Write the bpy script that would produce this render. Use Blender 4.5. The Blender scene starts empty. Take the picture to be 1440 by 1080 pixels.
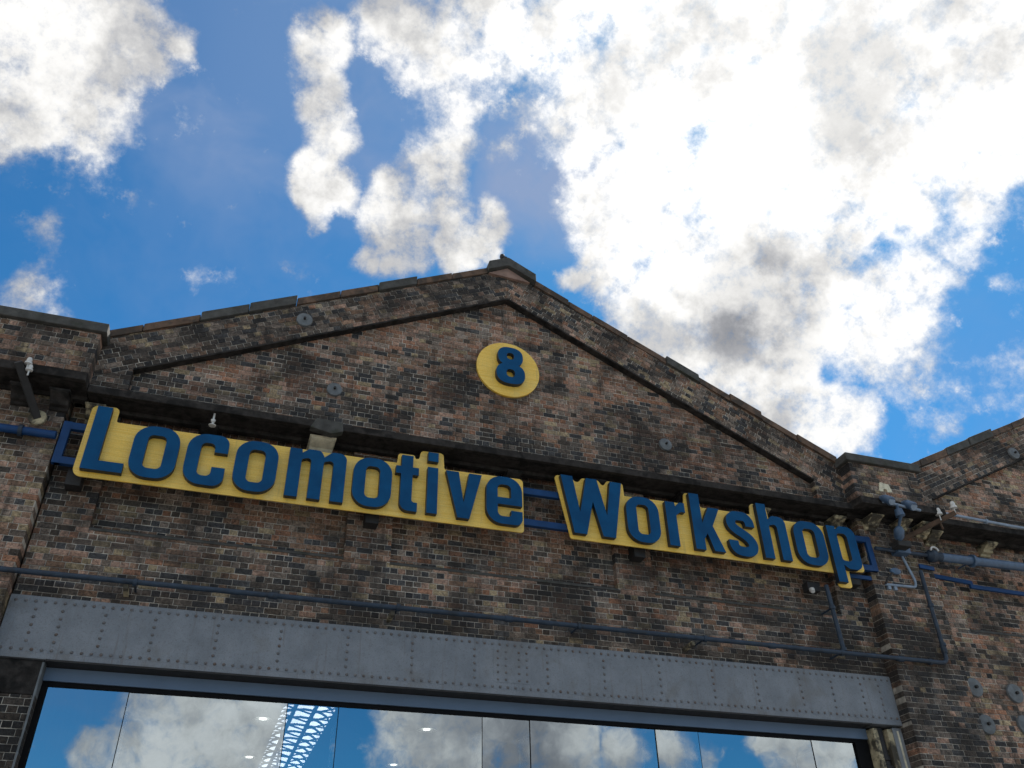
import bpy, math, random
from mathutils import Vector, Matrix, noise
from mathutils.geometry import tessellate_polygon

random.seed(8)
S = bpy.context.scene
COL = S.collection
R = math.radians
ZC = 1.6                      # eye height: all z below are heights above the eye

# ------------------------------------------------------------------ camera
cam = bpy.data.cameras.new("camera")
cam.sensor_width = 36.0
cam.lens = 1229.6 / 1440 * 36.0
cam.clip_end = 2000
co = bpy.data.objects.new("camera", cam)
COL.objects.link(co)
yaw, pit, rol = 0.332528, 0.621858, -0.023212
fw = Vector((math.sin(yaw) * math.cos(pit), math.cos(yaw) * math.cos(pit), math.sin(pit)))
r0 = Vector((math.cos(yaw), -math.sin(yaw), 0))
u0 = r0.cross(fw)
rt = r0 * math.cos(rol) + u0 * math.sin(rol)
up = u0 * math.cos(rol) - r0 * math.sin(rol)
co.matrix_world = Matrix(((rt.x, up.x, -fw.x, 0), (rt.y, up.y, -fw.y, -12), (rt.z, up.z, -fw.z, ZC), (0, 0, 0, 1)))
S.camera = co

# ------------------------------------------------------------------ exposure
S.view_settings.view_transform = 'Standard'
S.view_settings.look = 'None'
S.view_settings.gamma = 1
S.view_settings.use_curve_mapping = False
S.view_settings.exposure = 1.4

# ------------------------------------------------------------------ node helper
class NT:
    def __init__(s, tree):
        s.t = tree
        tree.nodes.clear()
    def n(s, typ, ins=None, **kw):
        nd = s.t.nodes.new(typ)
        for k, v in kw.items():
            setattr(nd, k, v)
        for k, v in (ins or {}).items():
            sock = nd.inputs[k]
            if hasattr(v, 'is_output') or isinstance(v, bpy.types.NodeSocket):
                s.t.links.new(v, sock)
            else:
                sock.default_value = v
        return nd
    def math(s, op, a, b=0.0, c=0.0, clamp=False):
        return s.n('ShaderNodeMath', {0: a, 1: b, 2: c}, operation=op, use_clamp=clamp).outputs[0]
    def mr(s, v, a, b, c=0.0, d=1.0, smooth=False):
        return s.n('ShaderNodeMapRange', {'Value': v, 'From Min': a, 'From Max': b, 'To Min': c, 'To Max': d},
                   interpolation_type='SMOOTHSTEP' if smooth else 'LINEAR').outputs[0]
    def mix(s, f, a, b, mode='MIX'):
        nd = s.n('ShaderNodeMix', data_type='RGBA', blend_type=mode)
        for i, v in ((0, f), (6, a), (7, b)):
            if isinstance(v, bpy.types.NodeSocket):
                s.t.links.new(v, nd.inputs[i])
            else:
                nd.inputs[i].default_value = v
        return nd.outputs[2]
    def noise(s, vec, scale, detail=5, rough=.55, dist=0.0, out=0):
        return s.n('ShaderNodeTexNoise', {'Vector': vec, 'Scale': scale, 'Detail': detail, 'Roughness': rough,
                                          'Distortion': dist}).outputs[out]

def C4(c):
    return (c[0], c[1], c[2], 1.0)

# ------------------------------------------------------------------ sky
# clouds by compass bearing (from the facade's inward normal), elevation, radius (degrees) and weight
CLOUDS = [(-25.1, 49.4, 7.0, 1), (-19.7, 52.0, 3.7, 1), (-16.1, 52.9, 1.9, 0.9), (-16.2, 50.9, 2.0, 0.9), (-23.2, 45.7, 3.0, 1), (-21.1, 45.7, 2.0, 0.95), (-19.1, 47.1, 1.8, 0.9), (-17.9, 47.1, 1.2, 0.85), (-17.8, 45.6, 1.0, 0.7), (-22.7, 43.9, 1.4, 0.8), (0.4, 56.2, 1.3, 0.75), (-0.7, 54.3, 2.1, 0.9), (-3.4, 53.5, 1.2, 0.6), (0.2, 52.8, 2.0, 0.9), (1.5, 51.5, 2.0, 0.9), (2.5, 50.1, 2.0, 0.9), (1.2, 48.4, 2.2, 0.95), (1.0, 46.9, 1.8, 0.9), (3.5, 47.6, 1.6, 0.9), (-0.3, 47.3, 1.2, 0.75), (7.1, 57.7, 2.8, 0.85), (12.0, 56.8, 3.5, 0.85), (11.1, 54.5, 2.2, 0.75), (13.8, 53.0, 2.7, 0.8), (16.4, 55.5, 3.0, 0.85), (12.9, 50.8, 2.0, 0.75), (15.0, 51.5, 1.8, 0.7), (11.6, 49.4, 2.2, 0.8), (9.8, 46.9, 2.2, 0.9), (7.9, 45.8, 2.1, 0.95), (7.1, 44.2, 1.4, 0.85), (10.3, 44.6, 2.0, 0.9), (13.4, 47.1, 1.7, 0.75), (15.4, 45.7, 2.0, 0.9), (17.6, 46.2, 1.7, 0.9), (14.2, 44.6, 1.9, 0.85), (16.9, 44.7, 1.2, 0.7), (18.0, 58.0, 3.0, 0.9), (18.2, 53.2, 1.7, 0.6), (21.5, 56.1, 2.8, 0.75), (19.2, 50.7, 1.4, 0.5), (28.6, 56.5, 6.1, 1), (37.6, 53.6, 8.4, 1.1), (48.6, 52.8, 10.2, 1.15), (58.1, 49.4, 9.8, 1.1), (61.5, 44.4, 6.1, 1), (52.7, 45.3, 7.5, 1.05), (42.6, 45.6, 8.9, 1.1), (34.0, 46.8, 6.1, 1), (25.0, 53.8, 3.3, 0.75), (29.6, 50.9, 3.7, 0.85), (29.9, 46.0, 3.7, 0.9), (29.3, 42.9, 3.5, 0.95), (25.2, 42.5, 1.5, 0.85), (27.1, 44.9, 1.9, 0.7), (33.4, 39.1, 5.6, 1.05), (40.1, 38.4, 7.5, 1.1), (46.2, 38.3, 4.2, 0.9), (38.7, 33.2, 5.1, 1.05), (42.5, 30.6, 3.3, 0.95), (47.0, 33.6, 4.2, 0.9), (56.4, 42.1, 4.2, 0.95), (54.3, 38.9, 2.8, 0.75), (50.8, 37.0, 3.3, 0.8), (49.8, 34.6, 2.6, 0.8), (42.6, 29.2, 1.9, 0.8), (35.6, 36.0, 4.7, 1.05), (58.3, 41.8, 2.8, 0.85), (-18.5, 38.5, 1.7, 0.58), (-17.4, 37.8, 1.1, 0.5), (-17.8, 35.9, 2.0, 0.58), (-15.7, 36.0, 1.4, 0.5), (-6.0, 39.8, 2.3, 0.47), (1.7, 42.4, 1.3, 0.42), (48.9, 29.9, 4.2, 0.45), (53.3, 28.7, 2.8, 0.45), (55.5, 34.9, 0.9, 0.4)]
# the sky behind the viewer, mirrored in the glass
CLOUDS += [(-177.8, 14.4, 3.3, 0.95), (178.4, 14.0, 2.8, 1), (-176.0, 12.2, 2.8, 0.9), (-173.9, 11.5, 1.9, 0.8), (179.3, 11.9, 2.8, 0.95), (168.6, 13.9, 2.6, 0.9), (165.9, 13.6, 3.7, 1), (161.5, 13.5, 4.2, 1.1), (157.9, 13.8, 3.3, 1.05), (164.1, 15.2, 2.3, 0.9), (153.9, 14.0, 1.2, 0.6), (153.4, 12.4, 1.9, 0.9), (150.8, 14.1, 1.6, 0.7), (149.4, 12.2, 1.2, 0.6), (145.6, 12.3, 1.6, 0.9), (142.8, 11.7, 3.3, 1.1), (169.7, 12.2, 1.9, 0.8)]
GAPS = [(50.7, 40.8, 0.7, 0.4), (48.7, 39.5, 1.2, 0.45), (45.8, 36.6, 1.0, 0.4), (54.8, 40.5, 1.2, 0.4), (42.8, 33.9, 1.0, 0.45), (37.9, 49.7, 1.0, 0.3), (31.7, 53.9, 0.9, 0.3), (28.6, 49.5, 0.9, 0.3)]
VEIL = [(-2.9, 55.2, 10.2, 0.8), (8.2, 51.6, 7.0, 0.7), (22.3, 49.3, 5.1, 0.9), (-9.5, 50.9, 5.6, 0.5), (19.4, 45.3, 2.8, 0.4)]
GREY = [(39.1, 38.8, 4.4, 0.95), (35.9, 37.4, 3.3, 0.35), (51.6, 45.0, 1.9, 0.35), (34.7, 44.4, 2.1, 0.25), (36.1, 55.6, 2.8, 0.25), (-25.1, 48.5, 2.8, 0.2), (-20.8, 49.0, 2.3, 0.25), (13.9, 51.0, 2.8, 0.3), (63.4, 47.9, 2.8, 0.4), (49.2, 42.9, 2.1, 0.25), (47.0, 55.0, 2.3, 0.2)]
GREY += [(159.7, 13.5, 5.1, .6), (164.1, 13.1, 2.8, 0.3), (142.8, 11.7, 3.7, 0.4), (-178.7, 12.3, 2.8, 0.3)]
SUN_AZ, SUN_EL = 45.6, 54.0

def ddir(az, el):
    return Vector((math.sin(R(az)) * math.cos(R(el)), math.cos(R(az)) * math.cos(R(el)), math.sin(R(el))))

W = bpy.data.worlds.new("World")
S.world = W
W.use_nodes = True
w = NT(W.node_tree)
tc = w.n('ShaderNodeTexCoord').outputs['Generated']
dirn = w.n('ShaderNodeVectorMath', {0: tc}, operation='NORMALIZE').outputs[0]
wn = w.noise(dirn, 9.0, 2, .5, 0, out=1)
wv = w.n('ShaderNodeVectorMath', {0: wn, 1: (.5, .5, .5)}, operation='SUBTRACT').outputs[0]
wv = w.n('ShaderNodeVectorMath', {0: wv, 'Scale': .085}, operation='SCALE').outputs[0]
wd = w.n('ShaderNodeVectorMath', {0: dirn, 1: wv}, operation='ADD').outputs[0]
wd = w.n('ShaderNodeVectorMath', {0: wd}, operation='NORMALIZE').outputs[0]

def blobs(lst, inner=.2, outer=1.35):
    """soft-edged union of discs on the sky sphere"""
    acc = None
    for az, el, rad, wt in lst:
        c0, c1 = math.cos(R(rad * outer)), math.cos(R(rad * inner))
        k = 1 / (c1 - c0)
        d = w.n('ShaderNodeVectorMath', {0: wd, 1: ddir(az, el) * k}, operation='DOT_PRODUCT').outputs['Value']
        if wt == 1:
            v = w.math('MINIMUM', w.math('SUBTRACT', d, c0 * k), 1)
        else:
            v = w.math('MINIMUM', w.math('MULTIPLY_ADD', d, wt, -c0 * k * wt), wt)
        acc = v if acc is None else w.math('MAXIMUM', acc, v)
    acc = w.math('MAXIMUM', acc, 0)
    # ease both ends of the ramp
    return w.mr(acc, 0, 1.1, 0, 1.1, smooth=True)

placed = blobs(CLOUDS)
gaps = blobs(GAPS)
grey = blobs(GREY)
haze = blobs(VEIL)
# elsewhere broken cumulus goes on, made denser out of view to brighten the facade
vd = w.n('ShaderNodeVectorMath', {0: dirn, 1: ddir(24, 43)}, operation='DOT_PRODUCT').outputs['Value']
va = w.mr(vd, math.cos(R(44)), math.cos(R(37)), 0, 1, smooth=True)
vd = w.n('ShaderNodeVectorMath', {0: dirn, 1: ddir(163, 11)}, operation='DOT_PRODUCT').outputs['Value']
vb = w.mr(vd, math.cos(R(30)), math.cos(R(24)), 0, 1, smooth=True)
known = w.math('MAXIMUM', va, vb)
gn = w.noise(dirn, 2.3, 3, .5, .3)
gen = w.mr(gn, .34, .54, 0, 1.05, smooth=True)
gen = w.math('MULTIPLY', gen, w.math('SUBTRACT', 1.0, known))
m = w.math('MAXIMUM', placed, gen)
m = w.math('SUBTRACT', m, gaps)
f1 = w.math('SUBTRACT', w.noise(dirn, 14.0, 8, .62), .5)
f2 = w.math('SUBTRACT', w.noise(dirn, 42.0, 6, .68), .5)
body = w.mr(w.math('MULTIPLY_ADD', f2, .8, w.math('MULTIPLY_ADD', f1, 2.0, m)), .20, .98, 0, 1, smooth=True)
fr = w.math('MULTIPLY_ADD', f2, 2.2, w.math('MULTIPLY_ADD', f1, 1.8, m))
fringe = w.mr(fr, .28, 1.10, 0, .9, smooth=True)
cover = w.math('MAXIMUM', w.math('MULTIPLY', body, w.mr(f2, -.22, .0, .72, 1.0)), fringe)
# thin milky veil between the heaps
vn = w.mr(w.noise(wd, 4.5, 5, .62), .40, .70, .0, 1.0, smooth=True)
thin = w.math('ADD', w.math('MULTIPLY', haze, w.mr(vn, 0, 1, .45, .9)), w.math('MULTIPLY', vn, .20), clamp=True)
# cloud brightness: lit through by the sun, with dim grey bellies
s1 = w.math('MULTIPLY_ADD', w.noise(dirn, 5.0, 2, .5), .45, w.math('MULTIPLY', w.noise(dirn, 13.0, 6, .62), .55))
lit = w.mr(s1, .40, .57, .58, 1.06, smooth=True)
lit = w.math('MULTIPLY_ADD', f2, .35, lit)
lit = w.math('MULTIPLY', lit, w.mr(cover, .2, .9, .86, 1.0))
lit = w.math('SUBTRACT', lit, w.math('MULTIPLY', grey, .36))
sd = w.n('ShaderNodeVectorMath', {0: dirn, 1: ddir(SUN_AZ, SUN_EL)}, operation='DOT_PRODUCT').outputs['Value']
glow = w.mr(sd, math.cos(R(24)), 1.0, 0, 1, smooth=True)
lit = w.math('MULTIPLY_ADD', glow, .26, lit)
lit = w.math('MAXIMUM', lit, .30)
ccol = w.mix(w.mr(lit, .25, .8), (.88, .91, 1.0, 1), (1.0, .99, .97, 1))
cbg = w.n('ShaderNodeBackground', {'Color': ccol, 'Strength': w.math('MULTIPLY', lit, .37)}).outputs[0]
sky = w.n('ShaderNodeTexSky', sky_type='NISHITA', sun_disc=False, sun_elevation=R(SUN_EL), sun_rotation=R(SUN_AZ),
          altitude=300, air_density=1.0, dust_density=.3, ozone_density=3.0).outputs[0]
sky = w.mix(1.0, sky, (.27, .80, 1.06, 1), 'MULTIPLY')
sbg = w.n('ShaderNodeBackground', {'Color': sky, 'Strength': .0455}).outputs[0]
vbg = w.n('ShaderNodeBackground', {'Color': (.20, .265, .41, 1), 'Strength': .54}).outputs[0]
sbg = w.n('ShaderNodeMixShader', {0: w.math('MULTIPLY', thin, .92), 1: sbg, 2: vbg}).outputs[0]
W.cycles.sampling_method = 'MANUAL'
W.cycles.sample_map_resolution = 512
S.cycles.max_bounces = 8
S.cycles.diffuse_bounces = 3
mx = w.n('ShaderNodeMixShader', {0: cover, 1: sbg, 2: cbg}).outputs[0]
w.n('ShaderNodeOutputWorld', {'Surface': mx})

# ------------------------------------------------------------------ sun, high behind the gable
sl = bpy.data.lights.new("sun", 'SUN')
sl.energy = 3.0
sl.angle = R(1.0)
sl.color = (1.0, .95, .88)
so = bpy.data.objects.new("sun", sl)
COL.objects.link(so)
so.rotation_euler = (-ddir(SUN_AZ, SUN_EL)).to_track_quat('-Z', 'Y').to_euler()
so.location = (20, 20, 40)

# ------------------------------------------------------------------ materials
def material(name):
    m_ = bpy.data.materials.new(name)
    m_.use_nodes = True
    return m_, NT(m_.node_tree)

def finish(t, col, rough=.8, bump=None, bstr=.4, bdist=.01, metal=0.0, spec=.5, **more):
    ins = {'Base Color': col, 'Roughness': rough, 'Metallic': metal, 'Specular IOR Level': spec}
    ins.update(more)
    if bump is not None:
        ins['Normal'] = t.n('ShaderNodeBump', {'Height': bump, 'Strength': bstr, 'Distance': bdist}).outputs[0]
    b = t.n('ShaderNodeBsdfPrincipled', ins)
    t.n('ShaderNodeOutputMaterial', {'Surface': b.outputs[0]})

def weather(t, pos, c):
    """soot blotches, rain streaks and lime bloom that run across bricks and joints alike"""
    n2 = t.noise(pos, .85, 8, .66, .6)
    c = t.mix(t.mr(n2, .44, .64, 0, .84, True), c, C4((.022, .020, .019)))
    dv = t.n('ShaderNodeMapping', {'Vector': pos, 'Scale': (2.6, 2.6, .35)}).outputs[0]
    c = t.mix(t.mr(t.noise(dv, 1.6, 6, .65), .52, .70, 0, .70, True), c, C4((.022, .020, .019)))
    dh = t.n('ShaderNodeMapping', {'Vector': pos, 'Scale': (.35, 1, 3.2)}).outputs[0]
    c = t.mix(t.mr(t.noise(dh, 1.3, 6, .65), .50, .68, 0, .68, True), c, C4((.026, .024, .024)))
    c = t.mix(t.mr(t.noise(pos, .75, 7, .7, .4), .60, .76, 0, .40, True), c, C4((.38, .36, .33)))
    return c

def brick_material(name, per_object):
    mt, t = material(name)
    pos = t.n('ShaderNodeNewGeometry').outputs['Position']
    if per_object:
        base = t.n('ShaderNodeObjectInfo').outputs['Color']
    else:
        base = t.n('ShaderNodeAttribute', attribute_name='tone').outputs['Color']
    n1 = t.noise(pos, 26, 6, .75)
    c = t.mix(1.0, base, t.mix(t.mr(n1, .32, .68), C4((.22, .21, .21)), C4((1.85, 1.8, 1.7))), 'MULTIPLY')
    n3 = t.noise(pos, 46, 4, .6)
    c = t.mix(t.mr(n3, .64, .76, 0, .5, True), c, C4((.46, .42, .37)))
    n4 = t.noise(pos, 34, 3, .5)
    c = t.mix(t.mr(n4, .60, .72, 0, .8, True), c, C4((.020, .019, .018)))
    c = weather(t, pos, c)
    finish(t, c, .9, t.noise(pos, 70, 5, .65), .8, .014, spec=.25)
    return mt

def plain(name, col, rough=.7, var=.25, scale=6, bscale=40, bstr=.25, metal=0.0, spec=.5, stain=None, dist=.01):
    mt, t = material(name)
    pos = t.n('ShaderNodeNewGeometry').outputs['Position']
    n1 = t.noise(pos, scale, 6, .6)
    lo = tuple(k * (1 - var) for k in col)
    hi = tuple(min(1, k * (1 + var)) for k in col)
    c = t.mix(t.mr(n1, .3, .7), C4(lo), C4(hi))
    if stain:
        sc, amt, threshold, scale2 = stain
        c = t.mix(t.mr(t.noise(pos, scale2, 7, .65, .3), threshold, threshold + .14, 0, amt, True), c, C4(sc))
    finish(t, c, rough, t.noise(pos, bscale, 5, .6), bstr, dist, metal, spec)
    return mt

M = {}
M['brick'] = brick_material('brick_single', True)
M['brickwork'] = brick_material('brick_mass', False)
mt, t = material('mortar')
pos = t.n('ShaderNodeNewGeometry').outputs['Position']
c = t.mix(t.mr(t.noise(pos, 1.7, 6, .6), .42, .62), C4((.62, .57, .49)), C4((.26, .24, .21)))
c = t.mix(t.mr(t.noise(pos, 22, 4, .6), .5, .7, 0, .5), c, C4((.09, .08, .07)))
c = t.mix(.55, c, weather(t, pos, c))
finish(t, c, .95, t.noise(pos, 90, 3, .6), .6, .008, spec=.2)
M['mortar'] = mt
M['stone_dark'] = plain('sooty_shaded_stone', (.034, .031, .029), .9, .5, 9, 30, .6, stain=((.010, .010, .010), .8, .47, 3.2), spec=.15)  # near black for soot, and for soffit shade put into the colour
M['stone_cap'] = plain('weathered_coping', (.058, .058, .054), .9, .45, 7, 30, .5, stain=((.03, .035, .022), .6, .5, 3))
M['tile'] = plain('brown_coping', (.115, .072, .048), .9, .4, 8, 35, .5, stain=((.035, .03, .025), .8, .45, 3))
M['stone_pink'] = plain('pink_stone', (.26, .17, .135), .9, .25, 6, 35, .4)
M['cream'] = plain('cream_stone', (.42, .36, .23), .85, .3, 9, 30, .4, stain=((.03, .027, .022), .92, .42, 4))
M['cream_clean'] = plain('cream_stone_clean', (.62, .58, .44), .85, .25, 9, 30, .4, stain=((.10, .09, .06), .7, .55, 6))
M['steel'] = plain('grey_painted_steel', (.225, .24, .255), .5, .16, 4, 60, .15, stain=((.12, .105, .09), .6, .50, 1.9), dist=.004)
mt, t = material('riveted_plate')
pos = t.n('ShaderNodeNewGeometry').outputs['Position']
c = t.mix(t.mr(t.noise(pos, 2.2, 7, .65), .35, .65), C4((.175, .195, .22)), C4((.25, .275, .305)))
c = t.mix(t.mr(t.noise(pos, 1.4, 6, .6, .5), .52, .68, 0, .55, True), c, C4((.15, .14, .125)))
sv = t.n('ShaderNodeMapping', {'Vector': pos, 'Scale': (9, 1, .6)}).outputs[0]
c = t.mix(t.mr(t.noise(sv, 1.2, 6, .65), .54, .72, 0, .55, True), c, C4((.125, .095, .07)))
c = t.mix(t.mr(t.noise(pos, 48, 3, .6), .56, .72, 0, .55), c, C4((.09, .088, .085)))
c = t.mix(t.mr(t.noise(pos, 140, 2, .6), .35, .65, 0, .45), c, C4((.11, .12, .135)))
finish(t, c, .55, t.noise(pos, 9, 6, .6), .25, .02, spec=.35)
M['girder'] = mt
M['rivet'] = plain('rivet_head', (.14, .14, .145), .6, .3, 9, 60, .2, stain=((.11, .06, .035), .6, .5, 5))
M['fascia'] = plain('blue_grey_panel', (.12, .17, .25), .45, .08, 2, 80, .05, dist=.002)
M['frame'] = plain('black_frame', (.008, .008, .009), .7, .2, 5, 60, .05, spec=.1)
M['pipe'] = plain('blue_grey_pipe', (.026, .042, .066), .5, .3, 8, 50, .15, spec=.3, stain=((.02, .022, .025), .6, .52, 5), dist=.004)
M['pipe_pale'] = plain('pale_conduit', (.20, .26, .34), .4, .2, 8, 50, .1, dist=.003)
M['rail'] = plain('navy_rail', (.008, .045, .14), .5, .2, 5, 50, .1, dist=.003, spec=.25)
M['plate'] = plain('grey_iron', (.12, .135, .145), .7, .3, 10, 40, .35, stain=((.13, .06, .03), .4, .6, 9))
M['rust'] = plain('rusty_timber', (.075, .045, .028), .9, .4, 9, 30, .5)
M['black_iron'] = plain('black_iron', (.018, .017, .017), .7, .4, 9, 40, .4)
M['porcelain'] = plain('white_porcelain', (.55, .55, .53), .25, .05, 9, 40, .02)
M['fitting'] = plain('blue_grey_fitting', (.055, .10, .17), .4, .25, 9, 50, .15, dist=.004)
M['return'] = plain('letter_edge', (.006, .012, .022), .5, .2, 8, 40, .05)
M['inside'] = plain('dark_interior', (.035, .035, .035), .9, .3, 1, 10, .1)
M['lampwhite'] = plain('lamp_enamel', (.85, .85, .83), .3, .03, 9, 30, .02)

# yellow sign face: thin horizontal boards' streaks, weather
mt, t = material('yellow_board')
pos = t.n('ShaderNodeNewGeometry').outputs['Position']
mp = t.n('ShaderNodeMapping', {'Vector': pos, 'Scale': (.6, 1, 16)}).outputs[0]
c = t.mix(t.mr(t.noise(mp, 3.5, 6, .65), .35, .66), C4((.86, .52, .055)), C4((.97, .68, .16)))
c = t.mix(t.mr(t.noise(pos, 2.2, 6, .6), .50, .72, 0, .55, True), c, C4((.80, .62, .24)))
c = t.mix(t.mr(t.noise(pos, 75, 3, .6), .35, .7, 0, .42), c, C4((.50, .33, .06)))
sv = t.n('ShaderNodeMapping', {'Vector': pos, 'Scale': (7, 1, .5)}).outputs[0]
c = t.mix(t.mr(t.noise(sv, 1.5, 6, .65), .55, .75, 0, .40, True), c, C4((.40, .30, .10)))
ln = t.n('ShaderNodeTexWave', {'Vector': pos, 'Scale': 1.55, 'Distortion': .0}, wave_type='BANDS', bands_direction='Z', wave_profile='SAW').outputs['Fac']
c = t.mix(t.mr(ln, .955, .99, 0, .35), c, C4((.42, .29, .05)))
finish(t, c, .42, t.noise(pos, 60, 3, .5), .12, .004, spec=.5)
M['yellow'] = mt
mt, t = material('blue_letter')
pos = t.n('ShaderNodeNewGeometry').outputs['Position']
c = t.mix(t.mr(t.noise(pos, 3, 5, .6), .35, .65), C4((.003, .056, .145)), C4((.004, .080, .200)))
c = t.mix(t.mr(t.noise(pos, 130, 2, .6), .35, .65, 0, .35), c, C4((.001, .035, .12)))
finish(t, c, .6, t.noise(pos, 120, 2, .5), .1, .003, spec=.12)
M['blue'] = mt

# reflective glazing
mt, t = material('glass')
pos = t.n('ShaderNodeNewGeometry').outputs['Position']
bmp = t.n('ShaderNodeBump', {'Height': t.noise(pos, .9, 2, .5), 'Strength': .06, 'Distance': .05}).outputs[0]
g = t.n('ShaderNodeBsdfGlossy', {'Color': C4((.80, .90, .95)), 'Roughness': .0, 'Normal': bmp})
tr = t.n('ShaderNodeBsdfTransparent', {'Color': C4((.80, .88, .90))})
lw = t.n('ShaderNodeLayerWeight', {'Blend': .35}).outputs['Fresnel']
mxs = t.n('ShaderNodeMixShader', {0: t.mr(lw, 0, 1, .54, .95), 1: tr.outputs[0], 2: g.outputs[0]})
t.n('ShaderNodeOutputMaterial', {'Surface': mxs.outputs[0]})
M['glass'] = mt
mt, t = material('fin_glass')
g = t.n('ShaderNodeBsdfPrincipled', {'Base Color': C4((.75, .9, .95)), 'Roughness': .2, 'Alpha': .3})
t.n('ShaderNodeOutputMaterial', {'Surface': g.outputs[0]})
M['fin'] = mt
mt, t = material('rooflight_glazing')
a = t.n('ShaderNodeBsdfTranslucent', {'Color': C4((.95, .97, 1.0))})
b = t.n('ShaderNodeBsdfTransparent', {'Color': C4((.95, .97, 1.0))})
mxs = t.n('ShaderNodeMixShader', {0: .2, 1: a.outputs[0], 2: b.outputs[0]})
t.n('ShaderNodeOutputMaterial', {'Surface': mxs.outputs[0]})
M['rooflight'] = mt
mt, t = material('lit_bulb')
e = t.n('ShaderNodeEmission', {'Color': C4((1, .96, .88)), 'Strength': 1.2})
t.n('ShaderNodeOutputMaterial', {'Surface': e.outputs[0]})
M['bulb'] = mt
mt, t = material('paving')
pos = t.n('ShaderNodeNewGeometry').outputs['Position']
c = t.mix(t.mr(t.noise(pos, .5, 8, .6), .35, .65), C4((.16, .155, .148)), C4((.24, .235, .225)))
finish(t, c, .9, t.noise(pos, 25, 5, .6), .4, .01)
M['paving'] = mt

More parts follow.
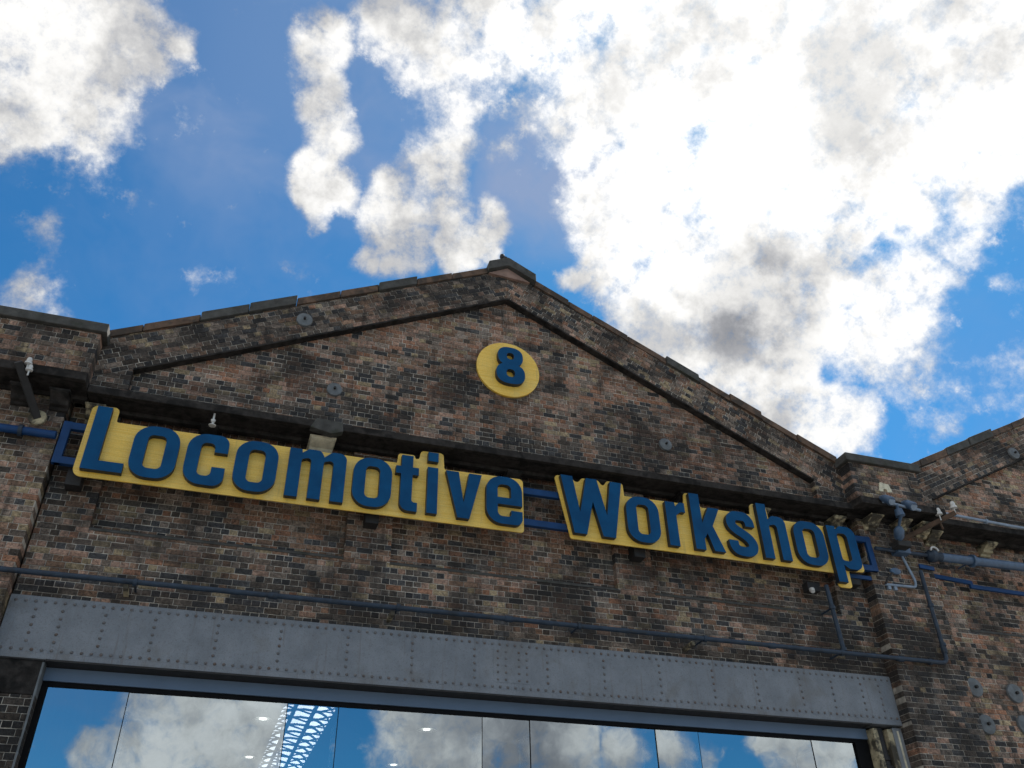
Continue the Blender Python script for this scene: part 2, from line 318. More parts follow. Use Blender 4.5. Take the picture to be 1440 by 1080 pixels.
# ------------------------------------------------------------------ mesh builder
class MB:
    def __init__(s):
        s.v, s.f = [], []
    def add(s, vs, fs):
        o = len(s.v)
        s.v += [tuple(p) for p in vs]
        s.f += [tuple(i + o for i in f) for f in fs]
        return s
    def box(s, x0, x1, y0, y1, z0, z1):
        return s.add([(x0, y0, z0), (x1, y0, z0), (x1, y1, z0), (x0, y1, z0), (x0, y0, z1), (x1, y0, z1), (x1, y1, z1), (x0, y1, z1)],
                     [(0, 3, 2, 1), (4, 5, 6, 7), (0, 1, 5, 4), (1, 2, 6, 5), (2, 3, 7, 6), (3, 0, 4, 7)])
    def prism(s, loops, y0, y1):
        """loops in (x, z): outer first, then holes; y0 is the face towards the viewer"""
        flat = [p for l in loops for p in l]
        tris = tessellate_polygon([[Vector((p[0], p[1], 0)) for p in l] for l in loops])
        n = len(flat)
        vs = [(p[0], y0, p[1]) for p in flat] + [(p[0], y1, p[1]) for p in flat]
        fs = []
        for a, b, c_ in tris:
            A, B, Cc = flat[a], flat[b], flat[c_]
            ar = (B[0] - A[0]) * (Cc[1] - A[1]) - (B[1] - A[1]) * (Cc[0] - A[0])
            if ar < 0:
                a, c_ = c_, a
            fs.append((a, b, c_))
            fs.append((n + c_, n + b, n + a))
        o = 0
        for k, l in enumerate(loops):
            ar = sum(l[i][0] * l[(i + 1) % len(l)][1] - l[(i + 1) % len(l)][0] * l[i][1] for i in range(len(l)))
            ccw = (ar > 0) == (k == 0)
            for i in range(len(l)):
                a, b = o + i, o + (i + 1) % len(l)
                fs.append((b, a, n + a, n + b) if ccw else (a, b, n + b, n + a))
            o += len(l)
        return s.add(vs, fs)
    def tube(s, pts, r, n=10, cap=True):
        pts = [Vector(p) for p in pts]
        rings = []
        prev = None
        for i, p in enumerate(pts):
            d = (pts[min(i + 1, len(pts) - 1)] - pts[max(i - 1, 0)]).normalized()
            if prev is None:
                h = Vector((0, 0, 1)) if abs(d.z) < .9 else Vector((1, 0, 0))
                a = d.cross(h).normalized()
            else:
                a = (prev - d * prev.dot(d)).normalized()
            prev = a
            b = d.cross(a)
            rr = r[i] if isinstance(r, (list, tuple)) else r
            rings.append([p + a * (rr * math.cos(2 * math.pi * k / n)) + b * (rr * math.sin(2 * math.pi * k / n)) for k in range(n)])
        vs = [q for ring in rings for q in ring]
        fs = []
        for i in range(len(rings) - 1):
            for k in range(n):
                k2 = (k + 1) % n
                fs.append((i * n + k, i * n + k2, (i + 1) * n + k2, (i + 1) * n + k))
        if cap:
            fs.append(tuple(range(n - 1, -1, -1)))
            fs.append(tuple((len(rings) - 1) * n + k for k in range(n)))
        return s.add(vs, fs)
    def bar(s, a, b, wx, wy, ref=(0, -1, 0)):
        """rectangular bar from a to b; wy is measured along ref"""
        a, b = Vector(a), Vector(b)
        d = (b - a).normalized()
        v = Vector(ref)
        v = (v - d * v.dot(d)).normalized()
        u = d.cross(v)
        vs = []
        for p in (a, b):
            for i, j in ((-1, -1), (1, -1), (1, 1), (-1, 1)):
                vs.append(p + u * (i * wx / 2) + v * (j * wy / 2))
        return s.add(vs, [(3, 2, 1, 0), (4, 5, 6, 7), (0, 1, 5, 4), (1, 2, 6, 5), (2, 3, 7, 6), (3, 0, 4, 7)])
    def disc(s, x, z, r, y0, y1, n=28, dome=0.0):
        """round plate facing the viewer, slightly domed"""
        vs = [(x, y0 - dome, z)]
        for rr, yy in ((r * .55, y0 - dome * .7), (r * .96, y0), (r, y0 + (y1 - y0) * .25), (r, y1)):
            vs += [(x + rr * math.cos(2 * math.pi * k / n), yy, z + rr * math.sin(2 * math.pi * k / n)) for k in range(n)]
        fs = [(0, 1 + k, 1 + (k + 1) % n) for k in range(n)]
        for j in range(3):
            for k in range(n):
                k2 = (k + 1) % n
                fs.append((1 + j * n + k, 1 + (j + 1) * n + k, 1 + (j + 1) * n + k2, 1 + j * n + k2))
        return s.add(vs, fs)
    def mesh(s, name, mat):
        me = bpy.data.meshes.new(name)
        me.from_pydata([(a, b, c_ + ZC) for a, b, c_ in s.v], [], s.f)
        me.materials.append(mat)
        me.update()
        return me
    def build(s, name, mat, parent=None, smooth=None, bevel=0.0):
        me = s.mesh(name, mat)
        o = bpy.data.objects.new(name, me)
        COL.objects.link(o)
        o.parent = parent
        if smooth:
            me.shade_smooth()
            me.set_sharp_from_angle(angle=R(smooth))
        if bevel:
            b = o.modifiers.new('bevel', 'BEVEL')
            b.width = bevel
            b.segments = 2
            b.limit_method = 'ANGLE'
        return o

def empty(name, label, cat, group=None):
    o = bpy.data.objects.new(name, None)
    COL.objects.link(o)
    return tag(o, label, cat, group)

def tag(o, label, cat, group=None):
    o['label'] = label
    o['category'] = cat
    if group:
        o['group'] = group
    return o

def fillet(pts, n=7):
    """polygon of (x, z, radius) -> rounded outline"""
    out = []
    N = len(pts)
    for i, p in enumerate(pts):
        r = p[2] if len(p) > 2 else 0
        P = Vector(p[:2])
        A = Vector(pts[i - 1][:2]) - P
        B = Vector(pts[(i + 1) % N][:2]) - P
        if r <= 0:
            out.append((P.x, P.y))
            continue
        la, lb = A.length, B.length
        A.normalize()
        B.normalize()
        ang = math.acos(max(-1, min(1, A.dot(B))))
        d = min(r / math.tan(ang / 2), la * .499, lb * .499)
        r = d * math.tan(ang / 2)
        cen = P + (A + B).normalized() * (r / math.sin(ang / 2))
        s0, s1 = P + A * d - cen, P + B * d - cen
        a0, a1 = math.atan2(s0.y, s0.x), math.atan2(s1.y, s1.x)
        da = (a1 - a0 + math.pi) % (2 * math.pi) - math.pi
        for k in range(n + 1):
            a = a0 + da * k / n
            out.append((cen.x + r * math.cos(a), cen.y + r * math.sin(a)))
    return out

# ------------------------------------------------------------------ ground
g = MB().add([(-400, -400, -ZC), (400, -400, -ZC), (400, 400, -ZC), (-400, 400, -ZC)], [(0, 1, 2, 3)]).build('ground', M['paving'])
g['kind'] = 'structure'

# ------------------------------------------------------------------ the workshop
BLD = empty('workshop_building', 'old soot-stained brick workshop front with low gable above a riveted steel girder', 'building')
XMIN, XMAX = -6.4, 19.0          # length of front that is built
CX, BAY = 4.045, 14.75           # gable axis and bay spacing

walls = MB()                     # mortar body behind the bricks
BR = []                          # bricks: polygon (world xz), front y, depth, colour, full-rect info

PAL = [((.320, .212, .165), 'pink'), ((.215, .138, .098), 'brown'), ((.275, .148, .098), 'red'), ((.220, .178, .150), 'grey'),
       ((.295, .236, .155), 'buff'), ((.095, .080, .070), 'dark'), ((.052, .053, .057), 'blue')]

def fbm(x, z, sc, seed=0.0):
    return noise.fractal(Vector((x * sc, z * sc, seed)), 1.0, 2.0, 4)

def tone(x, z, kind):
    """brick colour by place: soot and brick batches lie in patches"""
    st = fbm(x, z, .55, 3.1) * .5 + fbm(x * .35, z * 2.2, .9, 7.7) * .45 + fbm(x * .16, z, 5.5, 1.3) * .75
    if kind == 'gable':
        p = .16 + .62 * max(0, 1 - (z - 7.4) / 1.15) + st * .8
        wts = [3.2, 2.6, 1.8, 2.0, .9]
    elif kind == 'band':
        p = .40 + st * .8
        wts = [2.0, 2.2, .5, 3.2, .8]
    elif kind == 'panel':
        p = .34 + st * .8
        wts = [.8, 4.2, 1.4, 1.8, 1.0]
    elif kind == 'spandrel':
        p = .36 + st * .95 + (.36 if z < 4.72 else 0)
        wts = [2.2, 2.8, .8, 2.4, 1.4]
    elif kind == 'pil_l':
        p = (.20 if z > 3.4 else .97) + st * .45
        wts = [3.0, 2.2, 1.2, 2.4, 1.8]
    elif kind == 'pil_r':
        p = .55 + st * .8 + (.25 if z < 4.5 else 0)
        wts = [2.0, 3.0, .9, 2.4, 1.2]
    elif kind == 'pier':
        p = .26 + st * .5
        wts = [3.4, 1.6, 1.0, 2.2, 2.0]
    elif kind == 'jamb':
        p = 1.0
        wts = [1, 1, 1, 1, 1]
    else:  # right-hand bay: cleaner, pinker
        p = .20 + st * .5
        wts = [4.2, 2.2, 1.6, 2.4, 1.6]
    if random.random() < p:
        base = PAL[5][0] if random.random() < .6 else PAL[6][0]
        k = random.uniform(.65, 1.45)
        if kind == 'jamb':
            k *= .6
    else:
        base = random.choices([q[0] for q in PAL[:5]], wts)[0]
        k = random.uniform(.72, 1.22) * (1.2 if kind == 'right' else 1.0)
    g_ = random.uniform(-.012, .012)
    return tuple(max(.008, b * k + g_) for b in base)

def clip(poly, cl):
    """Sutherland-Hodgman: poly against convex ccw polygon cl"""
    out = poly
    for i in range(len(cl)):
        ax, az = cl[i]
        bx, bz = cl[(i + 1) % len(cl)]
        ins, out = out, []
        if not ins:
            return []
        for j in range(len(ins)):
            p, q = ins[j - 1], ins[j]
            sp = (bx - ax) * (p[1] - az) - (bz - az) * (p[0] - ax)
            sq = (bx - ax) * (q[1] - az) - (bz - az) * (q[0] - ax)
            if (sp >= 0) != (sq >= 0):
                k = sp / (sp - sq)
                out.append((p[0] + (q[0] - p[0]) * k, p[1] + (q[1] - p[1]) * k))
            if sq >= 0:
                out.append(q)
    return out

def area(p):
    return .5 * sum(p[i - 1][0] * p[i][1] - p[i][0] * p[i - 1][1] for i in range(len(p)))

CRS, STR, HDR, JNT = .0878, .236, .118, .0085

def brick_region(poly, yf, depth, kind, ang=0.0, org=(0, 0), backing=True, phase=0):
    """fill a convex ccw polygon with English bond; courses run along ang through org"""
    box = [(XMIN, -3), (XMAX, -3), (XMAX, 14), (XMIN, 14)]
    poly = clip(poly, box)
    if len(poly) < 3:
        return
    ca, sa = math.cos(ang), math.sin(ang)
    loc = [((p[0] - org[0]) * ca + (p[1] - org[1]) * sa, -(p[0] - org[0]) * sa + (p[1] - org[1]) * ca) for p in poly]
    u0_, u1_ = min(p[0] for p in loc), max(p[0] for p in loc)
    v0_, v1_ = min(p[1] for p in loc), max(p[1] for p in loc)
    row = math.floor(v0_ / CRS)
    while row * CRS < v1_:
        header = (row + phase) % 2 == 0
        L = HDR if header else STR
        off = (HDR * .5 if header else 0.0) + random.uniform(-.012, .012)
        i = math.floor((u0_ - off) / L)
        dv = 0.0
        while i * L + off < u1_:
            a = i * L + off
            q = [(a + JNT / 2, row * CRS + JNT / 2), (a + L - JNT / 2, row * CRS + JNT / 2),
                 (a + L - JNT / 2, (row + 1) * CRS - JNT / 2), (a + JNT / 2, (row + 1) * CRS - JNT / 2)]
            q = [(x + random.uniform(-.0025, .0025), z + random.uniform(-.003, .003)) for x, z in q]
            c_ = clip(q, loc)
            i += 1
            if len(c_) < 3 or area(c_) < .0011:
                continue
            wp = [(org[0] + x * ca - z * sa, org[1] + x * sa + z * ca) for x, z in c_]
            cx = sum(p[0] for p in wp) / len(wp)
            cz = sum(p[1] for p in wp) / len(wp)
            full = len(c_) == 4 and abs(area(c_) - area(q)) < 1e-5
            y = yf + max(-.006, min(.002, random.gauss(-.001, .0022)))
            BR.append(dict(p=wp, y=y, d=depth, c=tone(cx, cz, kind), x=cx, z=cz, full=full and ang == 0, h=header, kind=kind))
        row += 1
    if backing:
        m_ = .007
        cx = sum(p[0] for p in poly) / len(poly)
        cz = sum(p[1] for p in poly) / len(poly)
        bl = [(x + m_ * (1 if x < cx else -1), z) for x, z in poly]
        walls.prism([bl], yf + .0075, yf + depth - .001)

def rect(x0, x1, z0, z1):
    return [(x0, z0), (x1, z0), (x1, z1), (x0, z1)]

SHADE_STRIPS = []
GB = -ZC                                       # ground level
SL = .4905                                     # rake slope (rise per metre)
SA = math.atan(SL)
for k in (-1, 0, 1):
    o = k * BAY
    mid = k == 0
    xl, xr = -2.63 + o, 10.68 + o              # between the pilasters
    # gable field
    brick_region([(xl - .1, 7.40), (xr + .1, 7.40), (xr + .1, 8.25), (CX + o, 8.25 + SL * 6.7), (xl - .1, 8.25)], 0, .25, 'gable' if mid else 'right')
    # kneelers and raking bands stand proud of the field
    zb = lambda x: 10.985 - SL * abs(x - CX - o)       # lower edge of the band
    zt = lambda x: 11.70 - SL * abs(x - CX - o)        # upper edge of the band (under the coping)
    bk = 'band'
    xa, xb = xl - .1, -1.97 + o
    brick_region([(xa, zb(xa)), (CX + o, zb(CX + o)), (CX + o, zt(CX + o)), (xa, zt(xa))], -.13, .13, bk, SA, (CX + o, 10.985))
    brick_region([(CX + o, zb(CX + o)), (xr + .1, zb(xr + .1)), (xr + .1, zt(xr + .1)), (CX + o, zt(CX + o))], -.13, .13, bk, -SA, (CX + o, 10.985))
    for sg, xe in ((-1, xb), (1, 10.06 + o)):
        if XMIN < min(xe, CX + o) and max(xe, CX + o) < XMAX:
            SHADE_STRIPS.append(((xe, zb(xe)), (CX + o, zb(CX + o))))
    brick_region([(xa, 7.40), (xb, 7.40), (xb, zb(xb) - .004), (xa, zb(xa) - .004)], -.126, .126, bk)
    xb2 = 10.06 + o
    brick_region([(xb2, 7.40), (xr + .1, 7.40), (xr + .1, zb(xr + .1) - .004), (xb2, zb(xb2) - .004)], -.126, .126, bk)
    # blind panels behind strip pilasters
    pk = 'panel' if mid else 'right'
    for a, b in ((-1.97, 1.48), (2.17, 5.85), (6.50, 10.05)):
        brick_region(rect(a + o - .02, b + o + .02, 5.43, 7.29), .11, .12, pk)
    for a, b in ((-2.63, -1.97), (1.48, 2.17), (5.85, 6.50), (10.05, 10.68)):
        brick_region(rect(a + o, b + o, 5.43, 7.29), 0, .24, pk)
    # plain wall between girder and panels
    brick_region(rect(xl, xr, 4.42, 5.43), 0, .3, 'spandrel' if mid else 'right')
    if mid:
        brick_region(rect(-2.63, -2.03, GB, 3.20), 0, .6, 'jamb')
        brick_region(rect(10.50, 10.68, GB, 3.58), .12, .5, 'jamb')
    else:
        brick_region(rect(xl, xr, 2.0, 4.42), 0, .3, 'right')
        brick_region(rect(xl, xr, GB, 2.0), 0, .3, 'right')
for k in (-1, 0):
    o = k * BAY
    a, b = 10.68 + o, 12.10 + o
    brick_region(rect(a, b, GB, 7.29), -.25, .6, 'pil_l' if k < 0 else 'pil_r', phase=1)
    brick_region(rect(a + .03, b + .16, 7.42, 8.36), -.42, .7, 'pier')

# ---- bricks: the largest in view singly, the rest as one mass
def project(x, y, z):
    d = Vector((x, y + 12, z))
    k = d.dot(fw)
    if k < .1:
        return None
    return (720 + 1229.6 * d.dot(rt) / k, 540 - 1229.6 * d.dot(up) / k)

for b in BR:
    b['a'] = 0
    if not b['full']:
        continue
    if b['kind'] in ('panel', 'spandrel') and 5.85 < b['z'] < 7.3:
        continue
    pp = [project(x, b['y'], z) for x, z in b['p']]
    if any(p is None or not (6 < p[0] < 1434 and 6 < p[1] < 1074) for p in pp):
        continue
    b['a'] = abs(area(pp))
BR.sort(key=lambda b: -b['a'])
single, mass = BR[:300], BR[300:]

def brick_verts(poly, y, d):
    cx = sum(p[0] for p in poly) / len(poly)
    cz = sum(p[1] for p in poly) / len(poly)
    n = len(poly)
    ins = []
    for x, z in poly:
        dx, dz = cx - x, cz - z
        ins.append((x + math.copysign(min(.005, abs(dx) * .5), dx), z + math.copysign(min(.005, abs(dz) * .5), dz)))
    vs = [(x, y, z) for x, z in ins] + [(x, y + .005, z) for x, z in poly] + [(x, y + d, z) for x, z in poly]
    fs = [tuple(range(n))]
    for i in range(n):
        j = (i + 1) % n
        fs.append((i, n + i, n + j, j))
        fs.append((n + i, 2 * n + i, 2 * n + j, n + j))
    return vs, fs

mm = MB()
cols = []
for b in mass:
    vs, fs = brick_verts(b['p'], b['y'], b['d'])
    # a little tilt so that no two faces catch the light alike
    tx, tz = random.gauss(0, .012), random.gauss(0, .018)
    n = len(b['p'])
    vs = [(x, y + ((x - b['x']) * tx + (z - b['z']) * tz if i < 2 * n else 0), z) for i, (x, y, z) in enumerate(vs)]
    mm.add(vs, fs)
    cols += [b['c']] * len(vs)
WALL = walls.build('wall', M['mortar'], BLD)
me = mm.mesh('brickwork', M['brickwork'])
at = me.color_attributes.new('tone', 'FLOAT_COLOR', 'POINT')
flat = []
for c_ in cols:
    flat += [c_[0], c_[1], c_[2], 1.0]
at.data.foreach_set('color', flat)
bw = bpy.data.objects.new('brickwork', me)
COL.objects.link(bw)
bw.parent = BLD
bw['kind'] = 'stuff'
shared = {}
for b in single:
    key = (b['h'], b['d'])
    if key not in shared:
        hw, hh = ((HDR if b['h'] else STR) - JNT) / 2, (CRS - JNT) / 2
        vs, fs = brick_verts([(-hw, -hh), (hw, -hh), (hw, hh), (-hw, hh)], 0, b['d'])
        sm = MB().add(vs, fs)
        sm.v = [(x, y, z - ZC) for x, y, z in sm.v]
        shared[key] = sm.mesh('brick', M['brick'])
    ob = bpy.data.objects.new('brick', shared[key])
    COL.objects.link(ob)
    ob.parent = WALL
    ob.location = (b['x'], b['y'], b['z'] + ZC)
    ob.rotation_euler = (random.gauss(0, .012), random.gauss(0, .006), random.gauss(0, .01))
    ob.color = C4(b['c'])

# ---- cornice: a dark stone shelf with moulded lower courses, stepping out over the pilasters
def cornice(x0, x1, yf, yw, zt_=7.40, zb_=7.27):
    prof = [(yw, zb_ + .02), (yf + .10, zb_ + .02), (yf + .06, zb_), (yf, zb_), (yf, zt_ - .015), (yf + .03, zt_), (yw, zt_ + .04)]
    x0, x1 = max(x0, XMIN), min(x1, XMAX)
    n = len(prof)
    vs = [(x0, y, z) for y, z in prof] + [(x1, y, z) for y, z in prof]
    fs = [tuple(range(n)), tuple(range(2 * n - 1, n - 1, -1))]
    for i in range(n):
        j = (i + 1) % n
        fs.append((j, i, n + i, n + j))
    mb = MB().add(vs, fs)
    # bed mould
    mb.box(x0, x1, yw - .10, yw + .02, zb_ - .045, zb_ + .018)
    return mb.build('cornice', M['stone_dark'], BLD, bevel=.006)  # the near-black stone carries the soffit's shade in its colour

def corbel(x, yw, zt_=7.22, wd=.24, mat='cream', proj=.30):
    """scroll-sided moulded bracket under the cornice"""
    prof = [(yw + .02, zt_), (yw - proj, zt_), (yw - proj, zt_ - .05), (yw - proj + .05, zt_ - .07), (yw - proj * .55, zt_ - .11),
            (yw - proj * .42, zt_ - .155), (yw - proj * .20, zt_ - .165), (yw - proj * .14, zt_ - .20), (yw + .02, zt_ - .21)]
    n = len(prof)
    mb = MB()
    for a, b in ((x - wd / 2, x + wd / 2),):
        vs = [(a, y, z) for y, z in prof] + [(b, y, z) for y, z in prof]
        fs = [tuple(range(n)), tuple(range(2 * n - 1, n - 1, -1))]
        for i in range(n):
            j = (i + 1) % n
            fs.append((j, i, n + i, n + j))
        mb.add(vs, fs)
    mb.box(x - wd / 2 - .02, x + wd / 2 + .02, yw - proj - .015, yw + .015, zt_ - .035, zt_ - .002)
    return mb.build('corbel', M[mat], BLD, bevel=.008)

for k in (-1, 0, 1):
    o = k * BAY
    if o + 10.6 > XMIN and o - 2.6 < XMAX:
        cornice(o - 2.42, o + 10.47, -.5, 0)
for k in (-1, 0):
    o = k * BAY
    cornice(10.47 + o, 12.32 + o, -.76, -.2, 7.43, 7.285)
for x in (-2.30, -.72, 2.62, 4.10, 5.55, 7.20, 8.78, 10.30):
    corbel(x, 0 if x not in (4.10, -.72, 2.62, 8.78) else .11, mat='cream' if x in (8.78, 10.30, -2.30) else 'stone_dark')  # most corbels take the dark stone for soot and painted-in cornice shade
corbel(.95, .11, 7.24, .36, 'cream_clean', .42)
MB().prism([[(.72, 7.24), (1.05, 7.17), (1.22, 7.24), (1.20, 7.40), (.80, 7.41)]], -.53, -.40).build('broken_stone', M['stone_cap'], BLD, bevel=.01)
for x in (10.92, 11.55, 12.05):
    corbel(x, -.25)
for x in (12.45, 13.85, 15.30, 16.75, 18.2):
    corbel(x, 0.0 if x < 12.8 else .11)
for x in (-3.95, -3.25, -2.75):
    corbel(x, -.25, mat='stone_dark')
for x in (-5.6, -4.45):
    corbel(x, .0)
# sloped sill under the blind panels
for k in (-1, 0, 1):
    o = k * BAY
    for a, b in ((-1.97, 1.48), (2.17, 5.85), (6.50, 10.05)):
        a, b = max(a + o, XMIN), min(b + o, XMAX)
        if b - a > .2:
            MB().add([(a, -.012, 5.40), (b, -.012, 5.40), (b, -.012, 5.43), (a, -.012, 5.43), (a, .12, 5.50), (b, .12, 5.50), (a, .12, 5.40), (b, .12, 5.40)],
                     [(0, 1, 2, 3), (3, 2, 5, 4), (4, 5, 7, 6), (6, 7, 1, 0), (0, 3, 4, 6), (1, 7, 5, 2)]).build('panel_sill', M['stone_cap'], BLD)

# added near-black strips that paint in the shade under the raking bands
for (x0, z0), (x1, z1) in SHADE_STRIPS:
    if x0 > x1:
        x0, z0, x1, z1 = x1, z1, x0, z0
    MB().prism([[(x0, z0 - .035), (x1, z1 - .035), (x1, z1 - .002), (x0, z0 - .002)]], -.145, -.004).build('soffit_shade_strip', M['stone_dark'], BLD)
# ---- copings
def coping(x0, x1, o, thick, lift, mat, over, name='coping_stone'):
    def zc(x):
        return 11.70 - SL * abs(x - CX - o)
    h = thick
    q = [(x0, zc(x0) + .004 + lift * 0), (x1, zc(x1) + .004), (x1, zc(x1) + h), (x0, zc(x0) + h)]
    MB().prism([q], -.13 - over, .32).build(name, M[mat], BLD, bevel=.012)

for k in (-1, 0, 1):
    o = k * BAY
    segs = [(-2.56, -2.0, 't'), (-2.0, -1.21, 't'), (-1.21, -.5, 's'), (-.5, .24, 's'), (.24, .95, 't'), (.95, 1.60, 't'), (1.60, 2.29, 's'), (2.29, 2.95, 't'), (2.95, 3.65, 't'),
            (4.60, 5.30, 't'), (5.30, 5.79, 't'), (5.79, 6.5, 't'), (6.5, 7.27, 't'), (7.27, 7.93, 's'), (7.93, 8.55, 't'), (8.55, 9.19, 'h'), (9.19, 9.9, 't'), (9.9, 10.70, 't')]
    for a, b, kd in segs:
        a, b = a + o, b + o
        if b > XMAX or a < XMIN:
            continue
        j = random.uniform(-.012, .012)
        if kd == 's':
            coping(a + .004, b - .004, o, .185 + j, 0, 'stone_cap', .06 + j)
        elif kd == 'h':
            coping(a + .004, b - .004, o, .18 + j, 0, 'tile', .05 + j)
        else:
            coping(a + .004, b - .004, o, .145 + j, 0, 'tile', .035 + j)
    if o - 5 < XMIN - 6 or CX + o > XMAX:
        continue
    # saddle stone at the apex, with the pinkish gablet stone below it
    ax = CX + o
    q = [(3.65 + o, 11.70 - SL * .395 + .02), (ax, 11.70 + .02), (4.60 + o, 11.70 - SL * .555 + .02), (4.60 + o, 11.70 - SL * .555 + .21), (ax, 11.93), (3.65 + o, 11.70 - SL * .395 + .23)]
    MB().prism([q], -.27, .34).build('apex_stone', M['stone_cap'], BLD, bevel=.012)
    MB().prism([[(ax - .38, 11.50), (ax + .45, 11.46), (ax, 11.712)]], -.185, .0).build('gablet_stone', M['stone_pink'], BLD)
    fin = MB()
    fin.tube([(ax + .0, .0, 11.86), (ax, .0, 11.98), (ax - .005, .0, 12.06), (ax, 0, 12.10), (ax, 0, 12.14)], [.15, .13, .10, .07, .075], 12)
    fin.tube([(ax - .035, -.01, 12.12), (ax - .045, -.01, 12.17), (ax - .045, -.01, 12.21), (ax - .04, -.01, 12.235)], [.05, .055, .045, .015], 10)
    fin.tube([(ax + .05, .03, 12.10), (ax + .055, .03, 12.15), (ax + .055, .03, 12.18), (ax + .055, .03, 12.195)], [.04, .045, .035, .012], 10)
    fin.build('finial', M['black_iron'], BLD, smooth=50)
for k in (-1, 0):
    o = k * BAY
    a, b = 10.64 + o, 12.34 + o
    # heavy cap stone, weathered to a slope on every side
    z0 = 8.36
    mb = MB().add([(a, -.49, z0), (b, -.49, z0), (b, .34, z0), (a, .34, z0), (a, -.49, z0 + .16), (b, -.49, z0 + .16), (b, .34, z0 + .16), (a, .34, z0 + .16),
                   (a + .12, -.35, z0 + .21), (b - .12, -.35, z0 + .21), (b - .12, .2, z0 + .21), (a + .12, .2, z0 + .21)],
                  [(0, 3, 2, 1), (0, 1, 5, 4), (1, 2, 6, 5), (2, 3, 7, 6), (3, 0, 4, 7), (4, 5, 9, 8), (5, 6, 10, 9), (6, 7, 11, 10), (7, 4, 8, 11), (8, 9, 10, 11)])
    mb.build('pier_cap', M['stone_cap'], BLD, bevel=.014)
# rendered patch with a hole on the pier
MB().prism([fillet([(11.24, 7.80, .02), (11.33, 7.80, .01), (11.34, 7.86, .03), (11.42, 7.86, .02), (11.43, 7.80, .01), (11.53, 7.81, .03), (11.50, 7.97, .03), (11.30, 8.0, .03)])],
           -.437, -.41).build('mortar_patch', M['cream_clean'], BLD)

# ---- pattress plates
def anchor(x, z, r, yw):
    p = MB().disc(x, z, r, yw - .045, yw + .01, dome=.012).build('anchor_plate', M['plate'], BLD, smooth=35)
    MB().tube([(x, yw - .05, z), (x, yw - .10, z)], r * .17, 6).build('bolt', M['black_iron'], p)
for x, z in ((12.42, 4.37), (13.28, 4.33), (12.43, 3.76), (13.27, 3.80)):
    anchor(x, z, .165, 0)
anchor(.41, 9.55, .135, -.13)
anchor(1.055, 8.33, .125, 0)
anchor(7.065, 8.33, .125, 0)
anchor(15.42, 9.50, .135, -.13)

# ---- riveted girder
gm = MB().box(-2.635, 10.675, -.03, .25, 3.70, 4.415)
gm.box(-2.635, 10.675, -.038, .25, 3.625, 3.70)
GIR = gm.build('girder', M['girder'], BLD, bevel=.006)
MB().box(-2.02, 10.08, -.045, .30, 3.605, 3.628).build('flange', M['black_iron'], GIR)  # coloured black to paint in the shadow line under the girder
rv = MB()
def rivet(x, z):
    n = 7
    yv = -.0305
    vs = [(x, yv - .02, z)]
    for rr, dy in ((.015, -.013), (.0225, .0)):
        vs += [(x + rr * math.cos(2 * math.pi * k / n), yv + dy, z + rr * math.sin(2 * math.pi * k / n)) for k in range(n)]
    fs = [(0, 1 + k, 1 + (k + 1) % n) for k in range(n)] + [(1 + k, 1 + n + k, 1 + n + (k + 1) % n, 1 + (k + 1) % n) for k in range(n)]
    rv.add(vs, fs)
x = -2.56
while x < 10.64:
    rivet(x, 4.345)
    rivet(x, 3.735)
    x += .1145
colx = [-2.305, -1.99, -1.48, -.87, -.08, .74, 1.65, 2.56, 3.47, 3.82, 3.94, 4.14, 4.26, 4.58, 5.48, 6.40, 7.31, 8.08, 8.89, 9.48, 10.05, 10.4]
for x in colx:
    for k in range(5):
        rivet(x, 3.84 + k * .101)
RV = rv.build('rivets', M['rivet'], GIR)
RV['kind'] = 'stuff'
# butt straps where the plates are joined
MB().box(3.76, 4.32, -.0345, -.026, 3.80, 4.29).build('splice_plate', M['girder'], GIR)

# ---- bearing stones, jambs and iron at the ends of the opening
MB().box(-2.625, -2.035, .004, .55, 3.205, 3.62).build('bearing_stone', M['stone_dark'], BLD, bevel=.015)
jb = MB().box(10.13, 10.22, .03, .45, GB, 3.58)
jb.box(10.40, 10.50, .03, .45, GB, 3.58)
jb.build('jamb_stone', M['cream'], BLD, bevel=.01)
cl = MB().tube([(10.31, .16, z) for z in (GB, 2.95, 2.96, 3.02, 3.03, 3.10, 3.11, 3.2, 3.6)], [.085, .085, .12, .12, .085, .085, .11, .085, .085], 16)
cl.build('iron_column', M['black_iron'], BLD, smooth=40)
st = MB().box(10.505, 10.675, .02, .11, GB, 3.60)
st.build('steel_stanchion', M['steel'], BLD, bevel=.006)
MB().box(10.575, 10.60, .005, .03, GB, 3.55).build('conduit_strip', M['cream_clean'], BLD)

